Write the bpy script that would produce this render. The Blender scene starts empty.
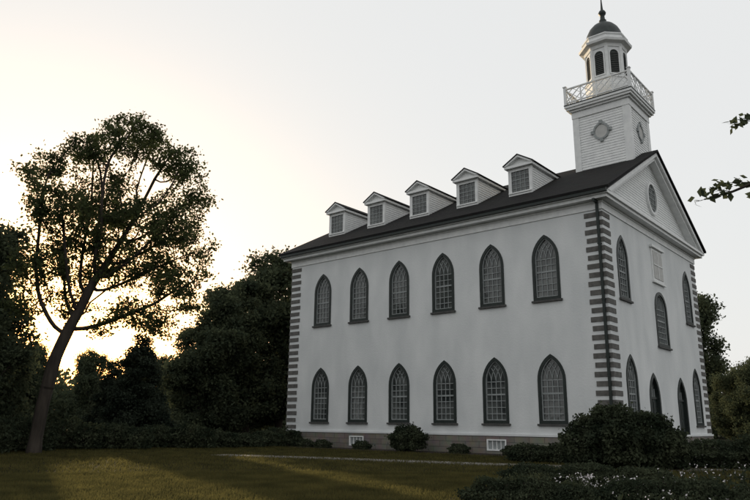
import bpy, bmesh, math, random
import numpy as np
from mathutils import Vector, Matrix
random.seed(7)
scene=bpy.context.scene
L=24.1; W=16.9; YC=W/2
# ------------------------------------------------------------ materials
def newmat(name):
    m=bpy.data.materials.new(name); m.use_nodes=True
    nt=m.node_tree; b=nt.nodes['Principled BSDF']; return m,nt,b
def mat(name,c1,c2=None,scale=3.0,rough=.7,bump=0.0,bscale=40.0,detail=6,spec=.3,metal=0,stretch=None):
    m,nt,b=newmat(name); N=nt.nodes; K=nt.links
    b.inputs['Roughness'].default_value=rough
    b.inputs['Specular IOR Level'].default_value=spec
    b.inputs['Metallic'].default_value=metal
    tc=N.new('ShaderNodeTexCoord'); src=tc.outputs['Object']
    if stretch:
        mp=N.new('ShaderNodeMapping'); mp.inputs['Scale'].default_value=stretch
        K.new(src,mp.inputs['Vector']); src=mp.outputs['Vector']
    if c2 is None: c2=tuple(x*.8 for x in c1)
    n=N.new('ShaderNodeTexNoise'); n.inputs['Scale'].default_value=scale; n.inputs['Detail'].default_value=detail
    K.new(src,n.inputs['Vector'])
    r=N.new('ShaderNodeValToRGB'); r.color_ramp.elements[0].position=.3; r.color_ramp.elements[1].position=.7
    r.color_ramp.elements[0].color=(*c2,1); r.color_ramp.elements[1].color=(*c1,1)
    K.new(n.outputs['Fac'],r.inputs['Fac']); K.new(r.outputs['Color'],b.inputs['Base Color'])
    if bump:
        n2=N.new('ShaderNodeTexNoise'); n2.inputs['Scale'].default_value=bscale; n2.inputs['Detail'].default_value=4
        K.new(tc.outputs['Object'],n2.inputs['Vector'])
        bp=N.new('ShaderNodeBump'); bp.inputs['Strength'].default_value=bump; bp.inputs['Distance'].default_value=.02
        K.new(n2.outputs['Fac'],bp.inputs['Height']); K.new(bp.outputs['Normal'],b.inputs['Normal'])
    return m
M_stucco=mat('white_stucco',(.715,.73,.73),(.585,.605,.61),scale=.7,rough=.85,bump=.5,bscale=9,stretch=(1,1,.45))
M_white=mat('white_paint',(.78,.79,.78),(.66,.67,.67),scale=3,rough=.6)
M_quoin=mat('dark_quoin_stone',(.15,.145,.135),(.085,.082,.078),scale=4,rough=.85,bump=.4,bscale=20)
M_trim=mat('dark_green_trim',(.022,.030,.027),(.014,.02,.018),scale=6,rough=.5)
M_munt=mat('grey_muntin_paint',(.33,.35,.35),(.22,.24,.24),scale=5,rough=.6)
M_sill=mat('sill_stone',(.09,.09,.085),(.05,.05,.05),scale=6,rough=.8)
M_dome=mat('dark_dome_metal',(.035,.045,.043),(.02,.026,.026),scale=3,rough=.5)
M_pave=mat('paving_stone',(.17,.16,.14),(.10,.095,.085),scale=2.5,rough=.85,bump=.3)
M_bark=mat('bark',(.055,.045,.036),(.025,.02,.016),scale=5,rough=.95,bump=.8,bscale=14,stretch=(1,1,.2))
M_soil=mat('mulch_soil',(.035,.026,.02),(.016,.012,.01),scale=9,rough=1,bump=1,bscale=30)
M_plaque=mat('stone_plaque',(.50,.50,.48),(.42,.42,.41),scale=5,rough=.7)
M_door=mat('door_paint',(.03,.045,.04),(.02,.03,.027),scale=4,rough=.45)
def glassmat():
    m,nt,b=newmat('window_glass'); N=nt.nodes;K=nt.links
    tc=N.new('ShaderNodeTexCoord'); oi=N.new('ShaderNodeObjectInfo')
    n=N.new('ShaderNodeTexNoise'); n.inputs['Scale'].default_value=1.1; n.inputs['Detail'].default_value=3
    n.noise_dimensions='4D'; mm=N.new('ShaderNodeMath'); mm.operation='MULTIPLY'; mm.inputs[1].default_value=37.
    K.new(oi.outputs['Random'],mm.inputs[0]); K.new(mm.outputs[0],n.inputs['W'])
    K.new(tc.outputs['Object'],n.inputs['Vector'])
    r=N.new('ShaderNodeValToRGB'); r.color_ramp.elements[0].position=.35; r.color_ramp.elements[1].position=.72
    r.color_ramp.elements[0].color=(.025,.03,.03,1); r.color_ramp.elements[1].color=(.13,.14,.135,1)
    K.new(n.outputs['Fac'],r.inputs['Fac']); K.new(r.outputs['Color'],b.inputs['Base Color'])
    b.inputs['Roughness'].default_value=.08; b.inputs['Specular IOR Level'].default_value=.6
    n2=N.new('ShaderNodeTexNoise'); n2.inputs['Scale'].default_value=2.5; K.new(tc.outputs['Object'],n2.inputs['Vector'])
    bp=N.new('ShaderNodeBump'); bp.inputs['Strength'].default_value=.25; bp.inputs['Distance'].default_value=.03
    K.new(n2.outputs['Fac'],bp.inputs['Height']); K.new(bp.outputs['Normal'],b.inputs['Normal'])
    return m
M_glass=glassmat()
def brickmat(name,c1,c2,mortar,bw,bh,msize,rot=None,rough=.85,bump=.6,noise=.5):
    m,nt,b=newmat(name); N=nt.nodes;K=nt.links
    tc=N.new('ShaderNodeTexCoord'); sx=N.new('ShaderNodeSeparateXYZ'); K.new(tc.outputs['Object'],sx.inputs[0])
    ad=N.new('ShaderNodeMath'); ad.operation='ADD'
    cx=N.new('ShaderNodeCombineXYZ')
    if rot=='roof':
        K.new(sx.outputs['X'],cx.inputs['X']); K.new(sx.outputs['Z'],cx.inputs['Y'])
    else:
        K.new(sx.outputs['X'],ad.inputs[0]); K.new(sx.outputs['Y'],ad.inputs[1])
        K.new(ad.outputs[0],cx.inputs['X']); K.new(sx.outputs['Z'],cx.inputs['Y'])
    br=N.new('ShaderNodeTexBrick'); K.new(cx.outputs[0],br.inputs['Vector'])
    br.inputs['Color1'].default_value=(*c1,1); br.inputs['Color2'].default_value=(*c2,1); br.inputs['Mortar'].default_value=(*mortar,1)
    br.inputs['Scale'].default_value=1; br.inputs['Brick Width'].default_value=bw; br.inputs['Row Height'].default_value=bh; br.inputs['Mortar Size'].default_value=msize
    n=N.new('ShaderNodeTexNoise'); n.inputs['Scale'].default_value=2.2; n.inputs['Detail'].default_value=8; K.new(tc.outputs['Object'],n.inputs['Vector'])
    mx=N.new('ShaderNodeMix'); mx.data_type='RGBA'; mx.blend_type='MULTIPLY'; mx.inputs[0].default_value=noise
    K.new(br.outputs['Color'],mx.inputs[6]); K.new(n.outputs['Color'],mx.inputs[7]); K.new(mx.outputs[2],b.inputs['Base Color'])
    bp=N.new('ShaderNodeBump'); bp.inputs['Strength'].default_value=bump; bp.inputs['Distance'].default_value=.02; bp.invert=True
    K.new(br.outputs['Fac'],bp.inputs['Height']); K.new(bp.outputs['Normal'],b.inputs['Normal'])
    b.inputs['Roughness'].default_value=rough; b.inputs['Specular IOR Level'].default_value=.2
    return m
M_stone=brickmat('foundation_sandstone',(.26,.235,.20),(.19,.175,.155),(.12,.115,.105),.9,.32,.015)
M_roof=brickmat('dark_roof_shingles',(.020,.0195,.019),(.011,.011,.011),(.006,.006,.006),.3,.09,.008,rot='roof',rough=.95)
def leafmat(name,c1,c2,trans=.35):
    m=bpy.data.materials.new(name); m.use_nodes=True; nt=m.node_tree; N=nt.nodes;K=nt.links
    N.clear(); out=N.new('ShaderNodeOutputMaterial')
    tc=N.new('ShaderNodeTexCoord'); n=N.new('ShaderNodeTexNoise'); n.inputs['Scale'].default_value=.9; n.inputs['Detail'].default_value=5
    K.new(tc.outputs['Object'],n.inputs['Vector'])
    r=N.new('ShaderNodeValToRGB'); r.color_ramp.elements[0].position=.35; r.color_ramp.elements[1].position=.65
    r.color_ramp.elements[0].color=(*c2,1); r.color_ramp.elements[1].color=(*c1,1); K.new(n.outputs['Fac'],r.inputs['Fac'])
    d=N.new('ShaderNodeBsdfDiffuse'); t=N.new('ShaderNodeBsdfTranslucent'); K.new(r.outputs['Color'],d.inputs['Color']); K.new(r.outputs['Color'],t.inputs['Color'])
    mx=N.new('ShaderNodeMixShader'); mx.inputs[0].default_value=trans; K.new(d.outputs[0],mx.inputs[1]); K.new(t.outputs[0],mx.inputs[2]); K.new(mx.outputs[0],out.inputs['Surface'])
    return m
M_leaf=leafmat('ash_leaves',(.085,.100,.042),(.045,.060,.030),.4)
M_leaf2=leafmat('maple_leaves',(.090,.105,.060),(.046,.060,.040))
M_needle=leafmat('evergreen_needles',(.045,.056,.040),(.022,.030,.022),.15)
M_shrub=leafmat('shrub_leaves',(.065,.075,.045),(.025,.034,.022),.2)
M_grassb=leafmat('grass_blades',(.120,.108,.040),(.060,.058,.024),.6)
M_petal=mat('white_petals',(.65,.63,.62),(.5,.45,.48),scale=20,rough=.7)
# ------------------------------------------------------------ mesh helpers
class MB:
    def __init__(s): s.v=[];s.f=[];s.m=[]
    def add(s,vs,fs,mi=0):
        o=len(s.v); s.v+= [tuple(v) for v in vs]; s.f+=[tuple(i+o for i in f) for f in fs]; s.m+=[mi]*len(fs)
    def box(s,x0,x1,y0,y1,z0,z1,mi=0):
        s.add([(x0,y0,z0),(x1,y0,z0),(x1,y1,z0),(x0,y1,z0),(x0,y0,z1),(x1,y0,z1),(x1,y1,z1),(x0,y1,z1)],
              [(0,3,2,1),(4,5,6,7),(0,1,5,4),(1,2,6,5),(2,3,7,6),(3,0,4,7)],mi)
    def prism(s,poly,vec,mi=0):
        n=len(poly); a=[Vector(p) for p in poly]; b=[p+Vector(vec) for p in a]
        s.add(a+b,[tuple(range(n-1,-1,-1)),tuple(range(n,2*n))]+[(i,(i+1)%n,n+(i+1)%n,n+i) for i in range(n)],mi)
    def beam(s,p,q,w,t,nrm,mi=0):
        p=Vector(p);q=Vector(q);d=(q-p).normalized();nrm=Vector(nrm).normalized();u=d.cross(nrm).normalized()*w/2;n=nrm*t/2
        s.add([p-u-n,p+u-n,p+u+n,p-u+n,q-u-n,q+u-n,q+u+n,q-u+n],[(0,1,2,3),(7,6,5,4),(0,4,5,1),(1,5,6,2),(2,6,7,3),(3,7,4,0)],mi)
    def lathe(s,prof,n,cx,cy,mi=0,rot=0):
        o=[]
        for r,z in prof:
            for i in range(n):
                a=rot+2*math.pi*i/n; o.append((cx+r*math.cos(a),cy+r*math.sin(a),z))
        fs=[]
        for k in range(len(prof)-1):
            for i in range(n):
                j=(i+1)%n; fs.append((k*n+i,k*n+j,(k+1)*n+j,(k+1)*n+i))
        fs.append(tuple(range(n-1,-1,-1))); fs.append(tuple((len(prof)-1)*n+i for i in range(n)))
        s.add(o,fs,mi)
    def mesh(s,name,mats,smooth=False):
        me=bpy.data.meshes.new(name); me.from_pydata(s.v,[],s.f)
        for m in mats: me.materials.append(m)
        me.polygons.foreach_set('material_index',s.m)
        bm=bmesh.new(); bm.from_mesh(me); bmesh.ops.recalc_face_normals(bm,faces=bm.faces); bm.to_mesh(me); bm.free()
        if smooth: me.polygons.foreach_set('use_smooth',[True]*len(me.polygons))
        return me
    def obj(s,name,mats,parent=None,smooth=False):
        o=bpy.data.objects.new(name,s.mesh(name,mats,smooth)); scene.collection.objects.link(o)
        if parent: o.parent=parent
        return o
def empty(name,loc=(0,0,0)):
    e=bpy.data.objects.new(name,None); e.location=loc; scene.collection.objects.link(e); return e
def gothic(hw,z0,z1,b=0.0,n=7):
    """pointed-arch outline (u,v); b = inward offset"""
    sp=z1-math.sqrt(3)*hw; R=2*hw-b
    pts=[(-hw+b,z0+b),(hw-b,z0+b)]
    th=math.acos(hw/R)
    for i in range(n+1):
        a=th*i/n; pts.append((-hw+R*math.cos(a),sp+R*math.sin(a)))
    for i in range(n-1,-1,-1):
        a=th*i/n; pts.append((hw-R*math.cos(a),sp+R*math.sin(a)))
    return pts
def roundarch(hw,z0,z1,b=0.0,n=7):
    sp=z1-hw; R=hw-b; pts=[(-R,z0+b),(R,z0+b)]
    for i in range(2*n+1):
        a=math.pi*i/(2*n); pts.append((R*math.cos(a),sp+R*math.sin(a)))
    return pts
def wall(name,outer,holes,th,M,mt,parent):
    cu=bpy.data.curves.new(name,'CURVE'); cu.dimensions='2D'; cu.fill_mode='BOTH'; cu.extrude=th/2
    for pl in [outer]+holes:
        sp=cu.splines.new('POLY'); sp.points.add(len(pl)-1)
        for i,p in enumerate(pl): sp.points[i].co=(p[0],p[1],0,1)
        sp.use_cyclic_u=True
    t=bpy.data.objects.new('tmp',cu); scene.collection.objects.link(t)
    dg=bpy.context.evaluated_depsgraph_get(); me=bpy.data.meshes.new_from_object(t.evaluated_get(dg))
    bpy.data.objects.remove(t); me.transform(M); me.materials.clear(); me.materials.append(mt)
    me.polygons.foreach_set('use_smooth',[False]*len(me.polygons))
    o=bpy.data.objects.new(name,me); scene.collection.objects.link(o); o.parent=parent; return o
MS=Matrix(((1,0,0,0),(0,0,-1,.175),(0,1,0,0),(0,0,0,1)))      # side: u->x v->z
MF=Matrix(((0,0,1,-.175),(1,0,0,0),(0,1,0,0),(0,0,0,1)))      # front: u->y v->z
def shift(pl,u): return [(p[0]+u,p[1]) for p in pl]
# ------------------------------------------------------------ church
church=empty('white_church')
HW=.77
xs=[-(3.42+3.474*i) for i in range(6)]
Z1,A1,Z2,A2=1.71,5.30,8.39,12.03
holes=[]
for x in xs: holes+=[shift(gothic(HW,Z1,A1),x),shift(gothic(HW,Z2,A2),x)]
wall('side_wall',[(-L,.95),(0,.95),(0,13.2),(-L,13.2)],holes,.35,MS,M_stucco,church)
FW=[2.5,14.4]; FD=[5.95,11.0]
fh=[]
for y in FW: fh+=[shift(gothic(HW,Z1,A1),y),shift(gothic(HW,Z2,A2),y)]
for y in FD: fh.append(shift(gothic(.82,1.0,4.5),y))
fh.append(shift(roundarch(1.05,6.3,9.6),YC))
wall('front_wall',[(.35,.95),(W-.35,.95),(W-.35,13.2),(.35,13.2)],fh,.35,MF,M_stucco,church)
b=MB(); b.box(-L,0,W-.35,W,.95,13.2); b.box(-L,-L+.35,.35,W-.35,.95,13.2); b.obj('rear_walls',[M_stucco],church)
# foundation with basement windows
b=MB()
bw=[xs[1],xs[4]]
edges=[-L-.06]+[e for x in sorted(bw) for e in (x-.62,x+.62)]+[.06]
for i in range(0,len(edges),2): b.box(edges[i],edges[i+1],-.07,.3,-.3,.98)
for x in bw: b.box(x-.62,x+.62,-.07,.3,-.3,.18); b.box(x-.62,x+.62,-.07,.3,.80,.98)
b.box(-.3,.07,.3,W+.06,-.3,.98); b.box(-L-.06,-L+.3,.3,W+.06,-.3,.98); b.box(-L+.3,-.3,W-.3,W+.06,-.3,.98)
b.obj('stone_foundation',[M_stone],church)
b=MB(); b.box(-L-.085,.095,-.095,.02,.985,1.10); b.box(.0,.095,.02,W+.085,.985,1.10); b.obj('water_table',[M_stucco],church)
for i,x in enumerate(bw):
    b=MB(); b.box(x-.62,x+.62,-.10,.1,.18,.26,0);b.box(x-.62,x+.62,-.10,.1,.73,.80,0);b.box(x-.62,x-.54,-.10,.1,.26,.73,0);b.box(x+.54,x+.62,-.10,.1,.26,.73,0)
    for k in range(1,4): b.box(x-.54+k*.27-.02,x-.54+k*.27+.02,-.06,.0,.26,.73,0)
    b.box(x-.54,x+.54,.01,.05,.26,.73,1); b.obj('basement_window_%d'%i,[M_white,M_munt],church)
# gothic window unit (local: u=x, outward = -y)
def window_mesh(name,fn,hw,z0,z1,cols=4,row=.33,fb=.12):
    b=MB(); n=len(fn(hw,z0,z1,0))
    def ring(b0,b1,y0,y1,mi):
        P=fn(hw,z0,z1,b0);Q=fn(hw,z0,z1,b1); v=[];f=[]
        for y in (y0,y1):
            v+=[(p[0],y,p[1]) for p in P]; v+=[(q[0],y,q[1]) for q in Q]
        for i in range(n):
            j=(i+1)%n
            f+=[(i,j,n+j,n+i),(2*n+i,3*n+i,3*n+j,2*n+j),(i,2*n+i,2*n+j,j),(n+i,n+j,3*n+j,3*n+i)]
        b.add(v,f,mi)
    ring(-.05,fb,-.045,.12,0); ring(fb,fb+.05,.03,.14,1)
    G=fn(hw,z0,z1,fb); b.add([(p[0],.13,p[1]) for p in G],[tuple(range(n))],2)
    iw=hw-fb-.04
    if fn is gothic:
        sp=z1-math.sqrt(3)*hw; R=2*hw-fb-.03
        top=lambda u: sp+math.sqrt(max(R*R-(abs(u)+hw)**2,0))
    else:
        sp=z1-hw; R=hw-fb-.03; top=lambda u: sp+math.sqrt(max(R*R-u*u,0))
    for k in range(1,cols):
        u=-iw+2*iw*k/cols; b.box(u-.019,u+.019,.085,.125,z0+fb+.04,top(u) if fn is not gothic else sp+.02,1)
        if fn is gothic:   # intersecting tracery
            for sg in (1,-1):
                c=u-sg*2*iw; pr=None
                for q in range(9):
                    a=q*math.pi/3/6; pt=(c+sg*2*iw*math.cos(a),sp+2*iw*math.sin(a))
                    if pt[1]>top(pt[0]) or abs(pt[0])>hw: break
                    if pr: b.beam((pr[0],.105,pr[1]),(pt[0],.105,pt[1]),.034,.036,(0,1,0),1)
                    pr=pt
    nr=int(round((sp-z0-fb)/row))
    for k in range(1,nr+1):
        z=z0+fb+(sp-z0-fb)*k/nr; t=.02 if k!=nr//2+1 else .045
        b.box(-iw,iw,.08,.127,z-t,z+t,1)
    b.box(-hw-.14,hw+.14,-.13,.05,z0-.16,z0-.055,3)
    return b.mesh(name,[M_trim,M_munt,M_glass,M_sill])
WM1=window_mesh('gothic_window',gothic,HW,0,A1-Z1)
def place(me,name,loc,rot=0):
    o=bpy.data.objects.new(name,me); o.location=loc; o.rotation_euler=(0,0,rot); o.parent=church; scene.collection.objects.link(o); return o
for i,x in enumerate(xs):
    place(WM1,'side_window_lower_%d'%i,(x,0,Z1)); o=place(WM1,'side_window_upper_%d'%i,(x,0,Z2)); o.scale=(1,1,(A2-Z2)/(A1-Z1))
for i,y in enumerate(FW):
    place(WM1,'front_window_lower_%d'%i,(0,y,Z1),math.pi/2); place(WM1,'front_window_upper_%d'%i,(0,y,Z2),math.pi/2)
WM2=window_mesh('arched_window',roundarch,1.05,0,3.3,cols=6,row=.35,fb=.14); place(WM2,'centre_arched_window',(0,YC,6.3),math.pi/2)
# doors
def door_mesh():
    b=MB(); hw=.82; h=3.5; n=len(gothic(hw,0,h,0))
    P=gothic(hw,0,h,-.06);Q=gothic(hw,0,h,.14); v=[];f=[]
    for y in (-.05,.2): v+=[(p[0],y,p[1]) for p in P]; v+=[(q[0],y,q[1]) for q in Q]
    for i in range(n):
        j=(i+1)%n; f+=[(i,j,n+j,n+i),(2*n+i,3*n+i,3*n+j,2*n+j),(i,2*n+i,2*n+j,j),(n+i,n+j,3*n+j,3*n+i)]
    b.add(v,f,0)
    b.box(-.7,.7,.16,.2,.1,2.1,1); b.box(-.02,.02,.13,.16,.1,2.1,0); b.box(-.7,.7,.08,.16,2.1,2.22,0)
    for s in (-1,1):
        for z0,z1 in ((.25,.85),(1.0,1.95)):
            b.box(s*.36-.22,s*.36+.22,.14,.16,z0,z1,0)
    G=[p for p in gothic(hw,0,h,.12) if p[1]>2.0]
    b.add([(-.68,.17,2.2),(.68,.17,2.2)]+[(p[0],.17,max(p[1],2.2)) for p in G],[tuple(range(len(G)+2))],2)
    for u in (-.35,0,.35): b.box(u-.02,u+.02,.12,.165,2.22,2.95-abs(u)*.8,3)
    return b.mesh('door',[M_trim,M_door,M_glass,M_munt])
DM=door_mesh()
for i,y in enumerate(FD): place(DM,'front_door_%d'%i,(0,y,1.0),math.pi/2)
b=MB()
for y in FD:
    for k in range(5): b.box(.10,1.2+.32*k,y-1.5-.12*k,y+1.5+.12*k,.8-.2*k-.2+.004*k,.8-.2*k+.0,0)
    b.box(.0,.12,y-.9,y+.9,.9,1.0,0)
b.obj('door_steps',[M_pave],church)
# plaque window above the arched window
b=MB(); b.box(.0,.07,YC-1.0,YC+1.0,10.25,12.35,0); b.box(.07,.10,YC-.82,YC+.82,10.43,12.17,1)
b.box(.0,.2,YC-1.15,YC+1.15,12.35,12.5,0); b.box(0,.14,YC-1.1,YC+1.1,10.13,10.25,0)
b.box(.10,.13,YC-.03,YC+.03,10.43,12.17,0); b.box(.10,.128,YC-.82,YC+.82,11.27,11.33,0)
b.obj('front_panel_window',[M_white,M_plaque,M_sill],church)
# quoins
b=MB(); z=1.18; k=0
while z<12.75:
    w=1.0 if k%2==0 else .93
    for (x0,x1) in ((-w,.035),(-L-.035,-L+w)): b.box(x0,x1,-.035,.01,z,z+.265)
    b.box(.0,.033,.01,w*1.0,z,z+.265); b.box(.0,.033,W-w,W+.03,z,z+.265)
    b.box(-L-.033,-L,.01,w,z,z+.265)
    z+=.475; k+=1
b.obj('corner_quoins',[M_quoin],church)
# cornice
b=MB(); b.box(-L-.06,.06,-.06,W+.06,12.98,13.42); b.box(-L-.1,.1,-.1,W+.1,13.34,13.46)
b.box(-L-.5,.5,-.5,W+.5,13.46,13.64); b.box(-L-.62,.62,-.62,W+.62,13.64,13.80)
b.obj('white_cornice',[M_white],church)
b=MB(); b.box(-L-.60,.60,-.78,-.62,13.70,13.93); b.box(-L-.6,.6,W+.62,W+.78,13.7,13.93)
b.box(-.26,-.13,-.2,-.07,.3,13.45); b.box(-.26,-.13,-.62,-.07,13.3,13.455)
for z in (2,5,8,11): b.box(-.29,-.10,-.21,-.03,z,z+.08)
b.obj('gutter_and_downpipe',[M_trim],church)
# roof
EZ=13.86; RZ=18.80; EY=-.80; sl=(RZ-EZ)/(YC-EY)
b=MB(); t=.14
b.prism([(-L-.75,EY,EZ),(-L-.75,YC,RZ),(-L-.75,W-EY,EZ),(-L-.75,W-EY,EZ+t),(-L-.75,YC,RZ+t*1.1),(-L-.75,EY,EZ+t)],(L+1.5,0,0))
b.obj('shingle_roof',[M_roof],church)
b=MB()
for x0,x1 in ((-.1,.48),(-L-.48,-L+.1)):
    b.prism([(x0,-.45,13.81),(x0,.25,13.81),(x0,YC,RZ-.53),(x0,W-.25,13.81),(x0,W+.45,13.81),(x0,YC,RZ-.012)],(x1-x0,0,0))
for x0,x1 in ((.48,.64),(-L-.64,-L-.48)):
    b.prism([(x0,-.60,13.81),(x0,-.1,13.81),(x0,YC,RZ-.28),(x0,W+.1,13.81),(x0,W+.60,13.81),(x0,YC,RZ-.012)],(x1-x0,0,0))
b.obj('raking_cornice',[M_white],church)
# tympanum clapboards
b=MB(); z=13.81
while z<18.2:
    z2=min(z+.17,18.3)
    y0=EY+(z-EZ+.3)/sl; y1=EY+(z2-EZ+.3)/sl
    b.add([(.045,y0,z),(.045,W-y0,z),(.02,W-y1,z2),(.02,y1,z2),(0.0,y0,z),(0.0,W-y0,z)],[(0,1,2,3),(4,5,1,0)]); z=z2
b.add([(-L,-.2,13.8),(-L,W+.2,13.8),(-L,YC,18.4)],[(0,1,2)])
b.obj('pediment_clapboards',[M_white],church)
def ovalring(b,cx,cy,cz,ru,rz,w,axis,depth,mi,pos):
    n=28; v=[];f=[]
    for off in (0,depth):
        for s in (0,1):
            for i in range(n):
                a=2*math.pi*i/n; u=(ru-s*w)*math.cos(a); q=(rz-s*w)*math.sin(a)
                v.append((cx+u,pos-off,cz+q) if axis=='x' else (pos+off,cy+u,cz+q))
    for i in range(n):
        j=(i+1)%n; f+=[(i,j,n+j,n+i),(2*n+i,3*n+i,3*n+j,2*n+j),(i,2*n+i,2*n+j,j),(n+i,n+j,3*n+j,3*n+i)]
    b.add(v,f,mi)
b=MB(); ovalring(b,0,YC,15.75,.95,1.1,.16,'y',.14,0,.03)
n=28; b.add([(.075,YC+.8*math.cos(2*math.pi*i/n),15.75+.95*math.sin(2*math.pi*i/n)) for i in range(n)],[tuple(range(n))],1)
for q in range(5):
    u=-.6+.3*q; h=.93*math.sqrt(1-(u/.8)**2); b.box(.08,.11,YC+u-.02,YC+u+.02,15.75-h,15.75+h,2)
for q in range(5):
    u=-.66+.33*q; h=.78*math.sqrt(1-(u/.95)**2); b.box(.08,.108,YC-h,YC+h,15.75+u-.02,15.75+u+.02,2)
b.obj('pediment_oval_window',[M_white,M_glass,M_munt],church)
# dormers
def dormer():
    b=MB(); hw=.78; zf=1.72; dep=5.6   # local: front plane y=0, z=0 at bottom of face
    b.box(-hw,-hw+.16,0,.1,-.6,zf,0); b.box(hw-.16,hw,0,.1,-.6,zf,0)
    b.box(-hw+.16,hw-.16,.0,.1,-.6,.12,0); b.box(-hw+.16,hw-.16,.0,.1,zf-.2,zf,0)
    b.box(-hw+.16,hw-.16,.08,.1,.12,zf-.2,1)
    for k in range(1,4): u=-.62+k*.31; b.box(u-.018,u+.018,.04,.085,.12,zf-.2,2)
    for k in range(1,5): z=.12+k*.28; b.box(-.62,.62,.045,.083,z-(.04 if k==3 else .018),z+.018,2)
    b.box(-hw-.03,hw+.03,-.07,0,.04,.12,0)
    for s in (-1,1):    # clapboard cheeks
        z=-.9
        while z<zf-.01:
            z2=min(z+.16,zf); b.add([(s*(hw+.025),.1,z),(s*(hw+.025),dep,z),(s*hw,dep,z2),(s*hw,.1,z2),(s*hw,.1,z),(s*hw,dep,z)],[(0,1,2,3),(4,5,1,0)],0); z=z2
        b.box(*sorted((s*hw*.97,s*(hw+.04))),-.02,.13,-.7,zf,0)
    b.box(-hw-.2,hw+.2,-.22,dep,zf,zf+.16,0)
    ap=.62
    b.prism([(-hw-.1,-.02,zf+.16),(hw+.1,-.02,zf+.16),(0,-.02,zf+.16+ap-.08)],(0,.1,0),0)
    for s in (-1,1):
        b.prism([(s*(hw+.24),-.26,zf+.165),(s*(hw+.05),-.26,zf+.165),(0,-.26,zf+.165+ap-.13),(0,-.26,zf+.165+ap)],(0,.28,0),0)
    b.prism([(-hw-.28,-.3,zf+.17),(0,-.3,zf+.17+ap),(hw+.28,-.3,zf+.17),(hw+.28,-.3,zf+.23),(0,-.3,zf+.24+ap),(-hw-.28,-.3,zf+.23)],(0,dep+.3,0),3)
    return b.mesh('dormer',[M_white,M_glass,M_munt,M_roof])
DMM=dormer()
for i in range(5):
    place(DMM,'dormer_%d'%i,(-5.95-3.95*i,2.3,15.75))
# tower
tower=empty('tower'); tower.parent=church
TS=1.86; TX=-.26-TS
b=MB(); z=16.0
while z<22.2:
    z2=min(z+.18,22.2); o1=TS+.02; o2=TS-.005
    P=[(TX+a*o1,YC+c*o1,z) for a,c in ((-1,-1),(1,-1),(1,1),(-1,1))]+[(TX+a*o2,YC+c*o2,z2) for a,c in ((-1,-1),(1,-1),(1,1),(-1,1))]+[(TX+a*o2,YC+c*o2,z) for a,c in ((-1,-1),(1,-1),(1,1),(-1,1))]
    b.add(P,[(i,(i+1)%4,4+(i+1)%4,4+i) for i in range(4)]+[(8+i,8+(i+1)%4,(i+1)%4,i) for i in range(4)]); z=z2
for a,c in ((-1,-1),(1,-1),(1,1),(-1,1)):
    b.box(TX+a*(TS-.17)-.22,TX+a*(TS-.17)+.22,YC+c*(TS-.17)-.22,YC+c*(TS-.17)+.22,16,22.2)
def sq(h,z0,z1,mi=0): b.box(TX-h,TX+h,YC-h,YC+h,z0,z1,mi)
sq(TS+.08,21.75,22.22); sq(TS+.2,22.22,22.36); sq(TS+.34,22.36,22.52); sq(TS+.42,22.52,22.68)
b.obj('tower_shaft',[M_white],tower)
b=MB(); h=TS+.44; b.box(TX-h,TX+h,YC-h,YC+h,22.68,22.75,0); b.obj('tower_deck',[M_trim],tower)
b=MB()
ovalring(b,TX,0,20.4,.55,.60,.13,'x',.07,0,YC-TS-.02); ovalring(b,0,YC,20.4,.55,.60,.13,'y',.07,0,TX+TS+.02)
n=28
b.add([(TX+.44*math.cos(2*math.pi*i/n),YC-TS-.045,20.4+.49*math.sin(2*math.pi*i/n)) for i in range(n)],[tuple(range(n))],1)
b.add([(TX+TS+.045,YC+.44*math.cos(2*math.pi*i/n),20.4+.49*math.sin(2*math.pi*i/n)) for i in range(n)],[tuple(range(n))],1)
for du,dz in ((0,.63),(0,-.63),(.58,0),(-.58,0)):
    b.box(TX+du-.11,TX+du+.11,YC-TS-.12,YC-TS-.02,20.4+dz-.11,20.4+dz+.11,0)
    b.box(TX+TS+.02,TX+TS+.12,YC+du-.11,YC+du+.11,20.4+dz-.11,20.4+dz+.11,0)
b.obj('tower_medallions',[M_munt,M_plaque],tower)
# balustrade
b=MB(); h=TS+.33
for ax in (0,1):
    for s in (-1,1):
        def P(u,z,ax=ax,s=s): return (TX+u,YC+s*h,z) if ax==0 else (TX+s*h,YC+u,z)
        nrm=(0,1,0) if ax==0 else (1,0,0)
        b.beam(P(-h,23.93),P(h,23.93),.13,.08,(0,0,1)); b.beam(P(-h,22.92),P(h,22.92),.08,.08,(0,0,1))
        nb=4
        for k in range(nb):
            u0=-h+2*h*k/nb; u1=-h+2*h*(k+1)/nb; um=(u0+u1)/2
            b.beam(P(u0,22.95),P(u1,23.9),.05,.05,nrm); b.beam(P(u0,23.9),P(u1,22.95),.05,.046,nrm)
            for (ua,za,ub,zb) in ((u0,23.42,um,23.9),(um,23.9,u1,23.42),(u1,23.42,um,22.95),(um,22.95,u0,23.42)):
                b.beam(P(ua,za),P(ub,zb),.042,.042,nrm)
            if k: q=P(u0,0); b.box(q[0]-.035,q[0]+.035,q[1]-.035,q[1]+.035,22.75,23.9)
for a,c in ((-1,-1),(1,-1),(1,1),(-1,1)):
    b.box(TX+a*h-.085,TX+a*h+.085,YC+c*h-.085,YC+c*h+.085,22.75,24.08)
    b.box(TX+a*h-.12,TX+a*h+.12,YC+c*h-.12,YC+c*h+.12,24.08,24.14)
b.obj('balustrade',[M_white],tower)
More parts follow.
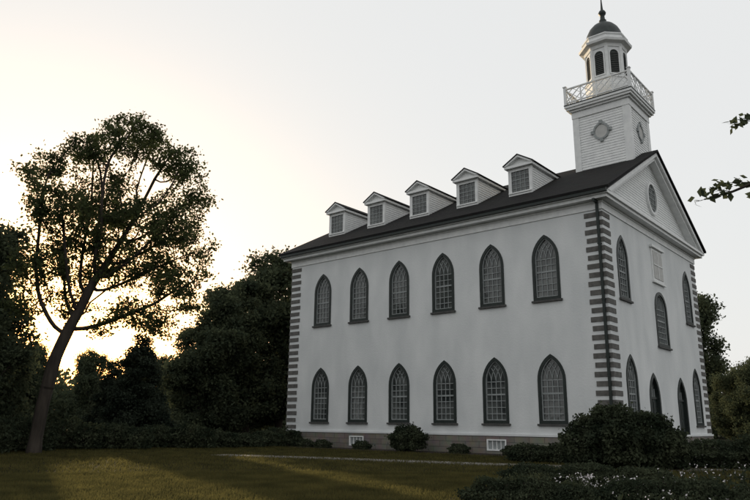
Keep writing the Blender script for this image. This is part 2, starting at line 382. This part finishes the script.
# belfry
b=MB(); r8=math.pi/8; k8=1/math.cos(r8); ap=1.24
b.lathe([(ap*k8,22.75),(ap*k8,27.0)],8,TX,YC,0,r8)
b.lathe([((ap+.14)*k8,22.75),((ap+.14)*k8,24.35),((ap+.2)*k8,24.4),((ap+.2)*k8,24.5),(ap*k8,24.55)],8,TX,YC,0,r8)
b.lathe([((ap+.06)*k8,26.75),((ap+.1)*k8,26.98),((ap+.38)*k8,27.06),((ap+.42)*k8,27.22),((ap+.15)*k8,27.34),((ap+.12)*k8,27.62),((ap+.2)*k8,27.66),((ap+.2)*k8,27.74),(ap*k8,27.76)],8,TX,YC,0,r8)
for i in range(8):
    a=i*math.pi/4; M=Matrix.Translation((TX,YC,0))@Matrix.Rotation(a+math.pi/2,4,'Z')
    P=roundarch(.30,24.75,26.5,0,5); Q=roundarch(.30,24.75,26.5,-.08,5); n=len(P)
    v=[];f=[]
    for y in (-ap-.005,-ap-.07): v+=[(q[0],y,q[1]) for q in Q]; v+=[(q[0],y,q[1]) for q in P]
    for q in range(n):
        j=(q+1)%n; f+=[(q,j,n+j,n+q),(2*n+q,3*n+q,3*n+j,2*n+j),(q,2*n+q,2*n+j,j),(n+q,n+j,3*n+j,3*n+q)]
    b.add([M@Vector(x) for x in v],f,0)
    b.add([M@Vector((p[0],-ap-.012,p[1])) for p in P],[tuple(range(n))],1)
    for k in range(11):
        z=24.83+.14*k; b.add([M@Vector(x) for x in ((-.28,-ap-.02,z+.07),(.28,-ap-.02,z+.07),(.28,-ap-.06,z),(-.28,-ap-.06,z))],[(0,1,2,3)],2)
    a2=a+r8; R=(ap)*k8; c=Vector((TX+R*math.cos(a2),YC+R*math.sin(a2),0)); t=Vector((-math.sin(a2),math.cos(a2),0)); o=Vector((math.cos(a2),math.sin(a2),0))
    pp=[c-t*.14-o*.06,c+t*.14-o*.06,c+t*.09+o*.05,c-t*.09+o*.05]; b.prism([(p.x,p.y,24.55) for p in pp],(0,0,2.2),0)
b.obj('belfry',[M_white,M_trim,M_sill],tower)
b=MB(); b.lathe([(1.30,27.74),(1.30,27.84),(1.24,28.0),(1.16,28.35),(.98,28.72),(.72,29.02),(.46,29.2),(.28,29.3),(.22,29.42),(.26,29.5),(.17,29.62),(.15,29.9),(.24,30.0),(.27,30.12),(.2,30.26),(.09,30.38),(.06,30.8),(.035,31.3),(.01,31.6)],24,TX,YC)
b.obj('dome_and_finial',[M_dome],tower,smooth=True)
# ------------------------------------------------------------ ground, paths
def groundmat():
    m,nt,b=newmat('lawn_grass'); N=nt.nodes;K=nt.links
    tc=N.new('ShaderNodeTexCoord')
    n=N.new('ShaderNodeTexNoise'); n.inputs['Scale'].default_value=.35; n.inputs['Detail'].default_value=8; K.new(tc.outputs['Object'],n.inputs['Vector'])
    n2=N.new('ShaderNodeTexNoise'); n2.inputs['Scale'].default_value=18; n2.inputs['Detail'].default_value=6; K.new(tc.outputs['Object'],n2.inputs['Vector'])
    r=N.new('ShaderNodeValToRGB'); r.color_ramp.elements[0].position=.3; r.color_ramp.elements[1].position=.7
    r.color_ramp.elements[0].color=(.016,.017,.010,1); r.color_ramp.elements[1].color=(.034,.033,.018,1); K.new(n.outputs['Fac'],r.inputs['Fac'])
    mx=N.new('ShaderNodeMix'); mx.data_type='RGBA'; mx.blend_type='MULTIPLY'; mx.inputs[0].default_value=.7
    K.new(r.outputs['Color'],mx.inputs[6]); K.new(n2.outputs['Fac'],mx.inputs[7]); K.new(mx.outputs[2],b.inputs['Base Color'])
    bp=N.new('ShaderNodeBump'); bp.inputs['Strength'].default_value=1; bp.inputs['Distance'].default_value=.08
    K.new(n2.outputs['Fac'],bp.inputs['Height']); K.new(bp.outputs['Normal'],b.inputs['Normal']); b.inputs['Roughness'].default_value=1; b.inputs['Specular IOR Level'].default_value=.05
    return m
M_ground=groundmat()
b=MB(); S=2500; b.add([(-S,-S,0),(S,-S,0),(S,S,0),(-S,S,0)],[(0,1,2,3)]); b.obj('lawn_ground',[M_ground])
def strip(name,pts,w,h,mt):
    b=MB(); n=len(pts); Lf=[];Rt=[]
    for i,p in enumerate(pts):
        a=Vector(pts[max(i-1,0)]);c=Vector(pts[min(i+1,n-1)]);d=(c-a).normalized();q=Vector((-d.y,d.x))*w/2
        Lf.append(Vector(p)+q);Rt.append(Vector(p)-q)
    v=[(p.x,p.y,h) for p in Lf]+[(p.x,p.y,h) for p in Rt]+[(p.x,p.y,-.05) for p in Lf]+[(p.x,p.y,-.05) for p in Rt]; f=[]
    for i in range(n-1): f+=[(i,i+1,n+i+1,n+i),(2*n+i,2*n+i+1,i+1,i),(n+i,n+i+1,3*n+i+1,3*n+i)]
    b.add(v,f); return b.obj(name,[mt])
strip('garden_path',[(-15,-12.9),(-10,-11.4),(-2,-9.6),(5,-7.0),(8,-2),(8.5,5),(8.5,14)],1.3,.05,M_pave)
b=MB(); nn=40; v=[(8.2+4.4*math.cos(2*math.pi*i/nn)*(1+.1*math.sin(3*i)),-19.0+5.2*math.sin(2*math.pi*i/nn)*(1+.12*math.sin(5*i*.7)),.03) for i in range(nn)]
b.add(v,[tuple(range(nn))]); b.obj('flower_bed_soil',[M_soil])
b=MB(); b.add([(-L-1,-2.6,.02),(.5,-2.6,.02),(.5,-.02,.02),(-L-1,-.02,.02)],[(0,1,2,3)]); b.obj('foundation_bed_soil',[M_soil])
# ------------------------------------------------------------ vegetation
def quads(centers,size,rg,jit=.4,flat=0.0):
    n=len(centers); a=rg.normal(size=(n,3)); a[:,2]*=(1-flat); a/=np.linalg.norm(a,axis=1)[:,None]
    c=rg.normal(size=(n,3)); c-= (c*a).sum(1)[:,None]*a; c/=np.linalg.norm(c,axis=1)[:,None]
    s=size*(1+jit*rg.uniform(-1,1,size=n))[:,None]
    u=a*s*.5; v=c*s*.3
    return np.stack([centers-u,centers+v,centers+u,centers-v],1).reshape(-1,3)
def finish_mesh(name,tv,tf,lv,mats):
    """tv/tf tubes verts & quad faces, lv leaf quad verts"""
    nt_=len(tv); V=np.concatenate([np.array(tv).reshape(-1,3),lv]) if nt_ else lv
    nl=len(lv)//4; F=np.concatenate([np.array(tf,int).reshape(-1,4),np.arange(nl*4).reshape(-1,4)+nt_]) if nt_ else np.arange(nl*4).reshape(-1,4)
    me=bpy.data.meshes.new(name); me.vertices.add(len(V)); me.vertices.foreach_set('co',V.astype(np.float32).ravel())
    me.loops.add(len(F)*4); me.loops.foreach_set('vertex_index',F.astype(np.int32).ravel())
    me.polygons.add(len(F)); me.polygons.foreach_set('loop_start',np.arange(0,len(F)*4,4,dtype=np.int32)); me.polygons.foreach_set('loop_total',np.full(len(F),4,dtype=np.int32))
    mi=np.zeros(len(F),dtype=np.int32); mi[len(F)-nl:]=1
    for m in mats: me.materials.append(m)
    me.update(calc_edges=True); me.polygons.foreach_set('material_index',mi); me.update(); return me
def grow(path,att,step,kill,iters,rg,infl=6.0):
    nodes=[np.array(p,float) for p in path]; par=[-1]+list(range(len(path)-1))
    A=att.copy(); X=np.array(nodes); D=np.linalg.norm(A[:,None]-X[None],axis=2); im=D.argmin(1); dm=D.min(1); kids={}
    for it in range(iters):
        keep=dm>kill; A=A[keep];im=im[keep];dm=dm[keep]
        if len(A)==0: break
        act=dm<infl
        if not act.any():
            act=dm<=dm.min()+.5
        new=[]
        for k in np.unique(im[act]):
            sel=act&(im==k); d=A[sel]-nodes[k]; d/=np.linalg.norm(d,axis=1)[:,None]; v=d.sum(0)+rg.normal(size=3)*.25
            nv=np.linalg.norm(v)
            if nv<1e-3: continue
            p=nodes[k]+v/nv*step
            if kids.get(k,0)>=3: continue
            kids[k]=kids.get(k,0)+1; new.append((k,p))
        if not new: break
        st=len(nodes)
        for k,p in new: nodes.append(p);par.append(int(k))
        X=np.array([p for _,p in new]); D=np.linalg.norm(A[:,None]-X[None],axis=2); j=D.argmin(1); d=D.min(1)
        upd=(d<dm)&(dm>0); im[upd]=j[upd]+st; dm[upd]=d[upd]
    return np.array(nodes),par
def tree_mesh(name,path,blobs,natt,step,leaves,lsize,spread,rg,mats,base_r,flat=.0,kill=None,thr=1.0,rt=.012):
    vol=np.array([b[3]*b[4]*b[5] for b in blobs]); pr=vol**.8; pr/=pr.sum(); ids=rg.choice(len(blobs),natt,p=pr)
    d=rg.normal(size=(natt,3)); d/=np.linalg.norm(d,axis=1)[:,None]; d*=rg.uniform(0,1,natt)[:,None]**(1/2.4)
    B=np.array(blobs); att=B[ids,:3]+d*B[ids,3:6]; att=att[att[:,2]>.4]
    X,par=grow(path,att,step,kill or step*1.3,160,rg)
    n=len(X); r=np.zeros(n); nc=np.zeros(n,int)
    for i in range(n-1,-1,-1):
        if nc[i]==0: r[i]=1.0
        if par[i]>=0: r[par[i]]+=r[i]; nc[par[i]]+=1
    cnt=r.copy(); r=r**(1/2.1); r*=base_r/r[0]; r=np.maximum(r,rt)
    r[0]*=1.25
    tv=[];tf=[]
    for i in range(1,n):
        p=par[i]; a=X[p];c=X[i];dd=c-a; ln=np.linalg.norm(dd)
        if ln<1e-6: continue
        dd/=ln; q=np.cross(dd,[.3,.5,.81]); q/=np.linalg.norm(q); w=np.cross(dd,q); big=r[i]>.05; k=8 if big else 4
        ra=r[p] if p in (0,) or r[i]>.6*r[p] else r[i]*1.25
        o=len(tv)
        for (cc,rr) in ((a,ra),(c+dd*r[i]*.3,r[i])):
            for s in range(k):
                t=2*math.pi*s/k; tv.append(cc+rr*(math.cos(t)*q+math.sin(t)*w))
        for s in range(k): tf.append((o+s,o+(s+1)%k,o+k+(s+1)%k,o+k+s))
    tips=np.array([i for i in range(len(path),n) if cnt[i]<3.5*thr],dtype=int)
    k=leaves//max(len(tips),1)+1
    C=np.repeat(X[tips],k,0); C+=rg.normal(size=C.shape)*spread*np.array([1,1,.75])
    C=C[C[:,2]>.15]
    return finish_mesh(name,tv,tf,quads(C,lsize,rg,flat=flat),mats)
def add(me,name,loc,rz=0,sc=(1,1,1)):
    o=bpy.data.objects.new(name,me); o.location=loc; o.rotation_euler=(0,0,rz); o.scale=sc if isinstance(sc,tuple) else (sc,)*3; scene.collection.objects.link(o); return o
# site survey: bearing (deg) and distance (m) from the lawn datum
def bear(az,D): a=math.radians(az); return (13.3+D*math.cos(a),-34.9+D*math.sin(a),0)
# --- big ash tree on the lawn
az=math.radians(155.5); RV=np.array([math.sin(az),-math.cos(az)]); DV=np.array([math.cos(az),math.sin(az)])
rg=np.random.default_rng(11)
bl=[(105,140,30),(64,155,26),(34,172,22),(150,168,28),(176,196,20),(92,195,40),(44,222,32),(138,225,38),(184,240,16),(105,262,38),(160,282,26),(32,272,26),(70,300,26),(120,310,22),(14,190,12),(82,122,14),(128,124,16),(95,235,36),(60,255,30),(170,225,20),(150,255,26),(182,275,14),(150,318,20),(182,300,14),(100,328,16),(24,308,18),(196,232,9)]
blobs=[]
for px,py,rr in bl:
    r_=(px-50)*.0535; z_=(440-py)*.0556; s=rr*.0556; dd=rg.uniform(-1.8,1.8)
    p=RV*r_+DV*dd; blobs.append((p[0],p[1],z_,s*.92,s*.92,s*.78))
def rz3(r_,z_,d_=0): p=RV*r_+DV*d_; return (p[0],p[1],z_)
path=[rz3(0,-.1),rz3(.03,.7),rz3(.08,1.5),rz3(.14,2.3),rz3(.24,3.1),rz3(.34,3.9),rz3(.44,4.6)]
me=tree_mesh('ash_tree',path,blobs,2800,.34,50000,.165,.23,rg,[M_bark,M_leaf],.31,kill=.46,thr=1.25)
add(me,'ash_tree',bear(155.4,38.5))
# --- generic broadleaf variants
def generic(name,h,w,low,seed,nb=16,leaves=38000,ls=.28,mats=[M_bark,M_leaf2],sp=.42):
    rg=np.random.default_rng(seed); bl=[]
    for k in range(nb):
        z=low+(h-low)*(k+.5)/nb; f=math.sin(math.pi*min(.97,max(.12,(z-low*.6)/(h-low*.6)))**.85)**.6*w/2
        a=rg.uniform(0,6.28); rad=f*rg.uniform(.3,.75); s=rg.uniform(.14,.22)*w
        bl.append((rad*math.cos(a),rad*math.sin(a),min(z,h-s*.8),s,s,s*.8))
    bl.append((0,0,h-.13*w,.13*w,.13*w,.13*w)); bl.append((0,0,(h+low)/2,.25*w,.25*w,(h-low)*.35))
    path=[(0,0,-.1)]+[(rg.normal()*.08*i,rg.normal()*.08*i,h*.07*i) for i in range(1,7)]
    return tree_mesh(name,path,bl,750,.6,leaves,ls,sp,rg,mats,.3)
GA=generic('oak_tree',15,11,2.0,21); GB=generic('maple_tree',14,9,1.2,22); GC=generic('elm_tree',12,10,1.0,23)
def conifer(name,h,w,seed):
    rg=np.random.default_rng(seed); bl=[]
    for k in range(30):
        t=(k+.5)/30; z=.6+(h-.9)*t; f=(1-t)**.75*w/2; a=k*2.4; s=.35+.3*(1-t)
        bl.append((f*.7*math.cos(a),f*.7*math.sin(a),z,s+f*.3,s+f*.3,s))
    path=[(0,0,-.1)]+[(0,0,h*.09*i) for i in range(1,11)]
    return tree_mesh(name,path,bl,700,.4,38000,.2,.25,rg,[M_bark,M_needle],.2)
CA=conifer('cedar_tree',8.5,5.5,31)
T=[(GB,'maple_tree',163.5,37,.85,.3),(GA,'oak_tree',160.6,46,.88,1.1),
   (GC,'elm_tree',160.2,40,.58,2.),(GC,'elm_tree',157.6,98,.8,.2),(GC,'elm_tree',156.1,100,(.6,.6,.94),2.2),(GC,'elm_tree',152.1,99,(.68,.68,.88),4.),(GC,'elm_tree',148.6,101,(.66,.66,.95),1.2),(GC,'elm_tree',146.8,100,.85,5.),
   (CA,'cedar_tree',148.6,50,.9,0),(CA,'cedar_tree',150.4,56,.74,2.2),
   (GC,'elm_tree',143.8,62,.85,.7),(GB,'maple_tree',142.6,62,.95,2.4),(GA,'oak_tree',140.2,64,.98,3.3),(GA,'oak_tree',137.6,66,1.2,4.1),(GC,'elm_tree',134.5,72,1.25,1.1),
   (GB,'maple_tree',104.9,72,.98,.2),(GC,'elm_tree',102.6,62,.5,.9),(GC,'elm_tree',100.8,60,.55,2.9),(GA,'oak_tree',98.5,64,.8,2.9),(GB,'maple_tree',163.5,48,1.,.2)]
for me,nm,a,D,s,r in T: add(me,nm,bear(a,D),r,s)
# distant tree line
rg=np.random.default_rng(5); C=[]
for k in range(420):
    a=rg.uniform(88,172); D=rg.uniform(105,135); x,y,_=bear(a,D); h=rg.uniform(3,8)*(1+.3*math.sin(a*.7))
    c=rg.normal(size=(130,3)); c/=np.linalg.norm(c,axis=1)[:,None]; c*=rg.uniform(.6,1,130)[:,None]; c=c*np.array([3,3,h*.5])+np.array([x,y,h*.5]); C.append(c)
C=np.concatenate(C); C=C[C[:,2]>0]
add(finish_mesh('distant_tree_line',[],[],quads(C,.9,rg),[M_bark,M_leaf2]),'distant_tree_line',(0,0,0))
# shrubs
def shrub(name,loc,blobs,n,ls,seed,mt=M_shrub):
    rg=np.random.default_rng(seed); C=[]; B=np.array(blobs,float); a=(B[:,3]*B[:,4]+B[:,3]*B[:,5]); a/=a.sum(); tv=[];tf=[]
    for b_,pr in zip(B,a):
        k=int(n*pr); c=rg.normal(size=(k,3)); c/=np.linalg.norm(c,axis=1)[:,None]
        lump=1+.13*np.sin(c[:,0]*7+b_[0]*3)*np.sin(c[:,1]*6+1)+.1*np.sin(c[:,2]*9+b_[1])
        f=rg.uniform(.55,1.06,k)**.6*lump; o_=rg.random(k)<.05; f[o_]*=rg.uniform(1.02,1.22,int(o_.sum())); c*=f[:,None]; C.append(c*b_[3:6]+b_[:3])
        for q in range(7):   # stems
            t=np.array([b_[0]+rg.normal()*.3*b_[3],b_[1]+rg.normal()*.3*b_[4],b_[2]+b_[5]*.8]); s=np.array([b_[0]*.8+rg.normal()*.08,b_[1]*.8+rg.normal()*.08,0]); o=len(tv)
            for cc,rr in ((s,.03),(t,.01)):
                for i in range(4): tv.append(cc+np.array([rr*math.cos(i*1.57),rr*math.sin(i*1.57),0]))
            tf+=[(o+i,o+(i+1)%4,o+4+(i+1)%4,o+4+i) for i in range(4)]
    C=np.concatenate(C); C=C[C[:,2]>.02]
    return add(finish_mesh(name,tv,tf,quads(C,ls,rg),[M_bark,mt]),name,loc)
shrub('round_shrub',(-11.9,-1.7,0),[(0,0,.72,1.12,1.0,.75),(.35,0,.9,.6,.6,.5)],9000,.12,41)
shrub('yew_shrub',(3.0,-8.3,0),[(0,0,1.1,1.25,1.1,1.15),(-.9,-.5,.9,.9,.9,.95),(1.0,.7,1.0,1.1,1.,1.05),(1.5,1.2,.7,.9,.9,.8),(-.2,.1,1.65,.8,.7,.65)],42000,.13,42)
shrub('boxwood_shrub',(7.1,-23.2,0),[(-.55,-.25,.30,.55,.5,.34),(.1,.05,.34,.55,.5,.36),(.65,.35,.28,.5,.45,.32)],26000,.05,43)
shrub('boxwood_shrub',(8.9,-20.6,0),[(-.8,-.1,.25,.7,.6,.30),(.3,.2,.28,.7,.6,.33),(1.5,.3,.25,.8,.6,.30),(2.6,.2,.2,.7,.6,.26)],30000,.06,44)
shrub('boxwood_shrub',(5.2,-17.0,0),[(-1,-.3,.25,.9,.7,.30),(.3,.2,.28,.9,.7,.33),(1.6,.6,.25,.9,.7,.30)],20000,.07,47)
shrub('boxwood_shrub',(-.6,-6.2,0),[(-1,-.3,.35,1.0,.7,.4),(.5,.2,.4,.9,.7,.45)],9000,.1,45)
shrub('juniper_shrub',(6.5,-4.5,0),[(-1,-.3,.45,1.3,1,.6),(.6,.2,.6,1.1,.9,.7),(2,.5,.5,1.2,.9,.6),(3.6,.5,.5,1.2,.9,.6)],22000,.12,46)
for i,(a,D,h,w) in enumerate([(137.6,50,1.1,1.6),(138.8,48.5,.9,1.5),(140.6,47,.8,1.6),(142.5,46,1.0,1.5),(144.6,45,1.3,1.7),(147,46,1.2,2.),(150,44,1.3,2.2),(153.3,44,1.5,2.2),(157,42,1.6,2.4),(160,40,1.8,2.6)]):
    x,y,_=bear(a,D); shrub('hedge_shrub',(x,y,0),[(0,0,h*.5,w*.6,w*.6,h*.6),(w*.5,w*.3,h*.45,w*.5,w*.5,h*.5),(-w*.5,-w*.3,h*.4,w*.5,w*.5,h*.5)],6000,.16,60+i)
for i,x in enumerate([-22.5,-20.8,-19.2,-15.8,-8.6,-5.2,-3.4]):
    shrub('low_shrub',(x,-1.3,0),[(0,0,.22,.65,.5,.30)],1600,.10,80+i)
# flowers
def flowers(name,x0,x1,y0,y1,n,h,seed,dens=3):
    rg=np.random.default_rng(seed); tv=[];tf=[];lv=[];P=[]
    for k in range(n):
        x=rg.uniform(x0,x1);y=rg.uniform(y0,y1);hh=h*rg.uniform(.6,1.15); lean=rg.normal(size=2)*.08; o=len(tv)
        for cc,rr in ((np.array([x,y,0]),.008),(np.array([x+lean[0],y+lean[1],hh]),.004)):
            for i in range(3): tv.append(cc+np.array([rr*math.cos(i*2.1),rr*math.sin(i*2.1),0]))
        tf+=[(o+i,o+(i+1)%3,o+3+(i+1)%3,o+3+i) for i in range(3)]
        c=np.array([x+lean[0],y+lean[1],hh]); P.append(c+rg.normal(size=(dens,3))*.03)
        t=rg.uniform(.1,.9,10)[:,None]; P2=np.array([x,y,0])+t*(c-np.array([x,y,0]))+rg.normal(size=(10,3))*.05; lv.append(P2)
    P=np.concatenate(P); lv=np.concatenate(lv); ql=quads(lv,.11,rg); qp=quads(P,.05,rg)
    me=finish_mesh(name,tv,tf,np.concatenate([ql,qp]),[M_shrub,M_shrub,M_petal])
    mi=np.zeros(len(me.polygons),dtype=np.int32); me.polygons.foreach_get('material_index',mi); mi[len(mi)-len(P):]=2; me.polygons.foreach_set('material_index',mi); me.update()
    return add(me,name,(0,0,0))
flowers('white_flowers',6.6,8.0,-20.9,-19.9,60,.52,91,4)
flowers('white_flowers',8.0,11.2,-22.6,-19.5,130,.42,92,1)
flowers('white_flowers',7.4,11.0,-17.5,-13.5,90,.6,93,2)
# grass blades
rg=np.random.default_rng(3)
def blades(n,r0,r1,a0,a1,h,w):
    r=np.sqrt(rg.uniform(r0*r0,r1*r1,n)); a=np.radians(rg.uniform(a0,a1,n)); x=13.3+r*np.cos(a); y=-34.9+r*np.sin(a)
    k=~((x>-L-1)&(y>-2.5)); x=x[k];y=y[k]; n=len(x); t=rg.uniform(0,6.28,n); l=rg.normal(size=(n,2))*h*.35; hh=h*rg.uniform(.5,1.2,n)
    dx=np.cos(t)*w;dy=np.sin(t)*w
    return np.stack([np.stack([x-dx,y-dy,np.zeros(n)],1),np.stack([x+dx,y+dy,np.zeros(n)],1),np.stack([x+l[:,0]+dx*.2,y+l[:,1]+dy*.2,hh],1),np.stack([x+l[:,0]-dx*.2,y+l[:,1]-dy*.2,hh],1)],1).reshape(-1,3)
V=np.concatenate([blades(190000,10,24,98,162,.09,.010),blades(110000,24,48,98,162,.10,.018)])
add(finish_mesh('grass_blades',[],[],V,[M_grassb,M_grassb]),'grass_blades',(0,0,0))
# maple standing to the right, with a low limb reaching left
rg=np.random.default_rng(77)
blobs=[(.6,.3,9.5,3.2,3.2,2.6),(2.2,-1,8,2.6,2.6,2),(0.8,2.,7.5,2.3,2.3,1.8),(1.5,0,12,2.5,2.5,1.8)]
path=[(0,0,-.1),(0,0,1.2),(.05,0,2.4),(.1,.05,3.6),(.15,.1,4.8),(.3,.1,6)]
me=tree_mesh('maple_tree_near',path,blobs,600,.4,26000,.17,.28,rg,[M_bark,M_leaf2],.28)
near=add(me,'maple_tree',(15.6,-20.3,0))
def limb(name,pts,twigs,seed,dens):
    rg=np.random.default_rng(seed); tv=[];tf=[];C=[]
    def tube(a,c,r0,r1):
        a=np.array(a,float);c=np.array(c,float);d=c-a;d/=np.linalg.norm(d);q=np.cross(d,[0.1,.2,1]);q/=np.linalg.norm(q);w=np.cross(d,q);o=len(tv)
        for cc,rr in ((a,r0),(c,r1)):
            for i in range(5): tv.append(cc+rr*(math.cos(i*1.257)*q+math.sin(i*1.257)*w))
        tf.extend([(o+i,o+(i+1)%5,o+5+(i+1)%5,o+5+i) for i in range(5)])
    n=len(pts)
    for i in range(n-1): tube(pts[i],pts[i+1],.06*(1-i/n)+.008,.06*(1-(i+1)/n)+.006)
    for t in twigs:
        tube(t[0],t[1],.01,.004); s=np.linspace(.25,1,dens)[:,None]; C.append(np.array(t[0])+s*(np.array(t[1])-np.array(t[0]))+rg.normal(size=(dens,3))*.07)
    C=np.concatenate(C); return finish_mesh(name,tv,tf,quads(C,.18,rg,.3),[M_bark,M_leaf2])
lp=[(15.8,-20.2,5.0),(14.4,-20.6,5.9),(13.1,-20.9,6.25),(12.0,-21.1,6.2),(11.2,-21.2,6.05),(10.6,-21.2,5.9),(10.1,-21.2,5.85)]
tw=[((11.4,-21.2,6.1),(11.0,-21.3,5.8)),((11.0,-21.2,6.0),(10.4,-21.1,6.15)),((10.6,-21.2,5.9),(9.95,-21.3,5.8)),((10.6,-21.2,5.9),(10.2,-21.2,6.05)),((11.6,-21.2,6.1),(11.1,-21.0,6.35)),
    ((12.4,-21.1,6.25),(11.6,-21.1,7.2)),((11.6,-21.1,7.2),(10.8,-21.1,7.35)),((12.2,-21.1,7.3),(11.6,-21.1,7.2)),((11.0,-21.1,7.3),(10.7,-21.1,7.2))]
lo=add(limb('maple_limb',lp,tw,5,18),'low_limb',(-15.6,20.3,0)); lo.parent=near
# ------------------------------------------------------------ light
SAZ=155.7; SEL=7.4
a=math.radians(SAZ); e=math.radians(SEL); sd=Vector((math.cos(a)*math.cos(e),math.sin(a)*math.cos(e),math.sin(e)))
su=bpy.data.lights.new('sun','SUN'); su.energy=5.0; su.angle=math.radians(.6); su.color=(1,.80,.52)
so=bpy.data.objects.new('sun',su); so.rotation_euler=sd.to_track_quat('Z','Y').to_euler(); scene.collection.objects.link(so)
w=bpy.data.worlds.new('World'); scene.world=w; w.use_nodes=True; nt=w.node_tree; N=nt.nodes;K=nt.links
bg=N['Background']; sky=N.new('ShaderNodeTexSky'); sky.sky_type='NISHITA'; sky.sun_disc=False; sky.sun_elevation=e; sky.sun_rotation=math.radians(90-SAZ)
sky.air_density=1; sky.dust_density=3; sky.ozone_density=1
tm=N.new('ShaderNodeMix'); tm.data_type='RGBA'; tm.blend_type='MULTIPLY'; tm.inputs[0].default_value=1; tm.inputs[7].default_value=(1,.91,.76,1)
gm=N.new('ShaderNodeGamma'); gm.inputs[1].default_value=1.6; K.new(sky.outputs[0],gm.inputs[0]); K.new(gm.outputs[0],tm.inputs[6])
K.new(tm.outputs[2],bg.inputs[0]); bg.inputs[1].default_value=.008
bg2=N.new('ShaderNodeBackground'); bg2.inputs[0].default_value=(.98,.99,.99,1); bg2.inputs[1].default_value=.81
ad=N.new('ShaderNodeAddShader'); K.new(bg.outputs[0],ad.inputs[0]); K.new(bg2.outputs[0],ad.inputs[1]); K.new(ad.outputs[0],N['World Output'].inputs[0])
# ------------------------------------------------------------ camera
c=bpy.data.cameras.new('camera'); c.sensor_width=36; c.lens=683.85/750*36; c.clip_end=6000; c.clip_start=.1
co=bpy.data.objects.new('camera',c); scene.collection.objects.link(co)
yaw,pit,rol=2.2686,.2483,.0099
F=Vector((math.cos(pit)*math.cos(yaw),math.cos(pit)*math.sin(yaw),math.sin(pit))); R=F.cross(Vector((0,0,1))).normalized(); U=R.cross(F)
R2=R*math.cos(rol)+U*math.sin(rol); U2=-R*math.sin(rol)+U*math.cos(rol)
co.matrix_world=Matrix(((R2.x,U2.x,-F.x,13.2903),(R2.y,U2.y,-F.y,-34.869),(R2.z,U2.z,-F.z,1.603),(0,0,0,1)))
scene.camera=co
scene.view_settings.view_transform='Standard'; scene.view_settings.look='None'; scene.view_settings.exposure=0
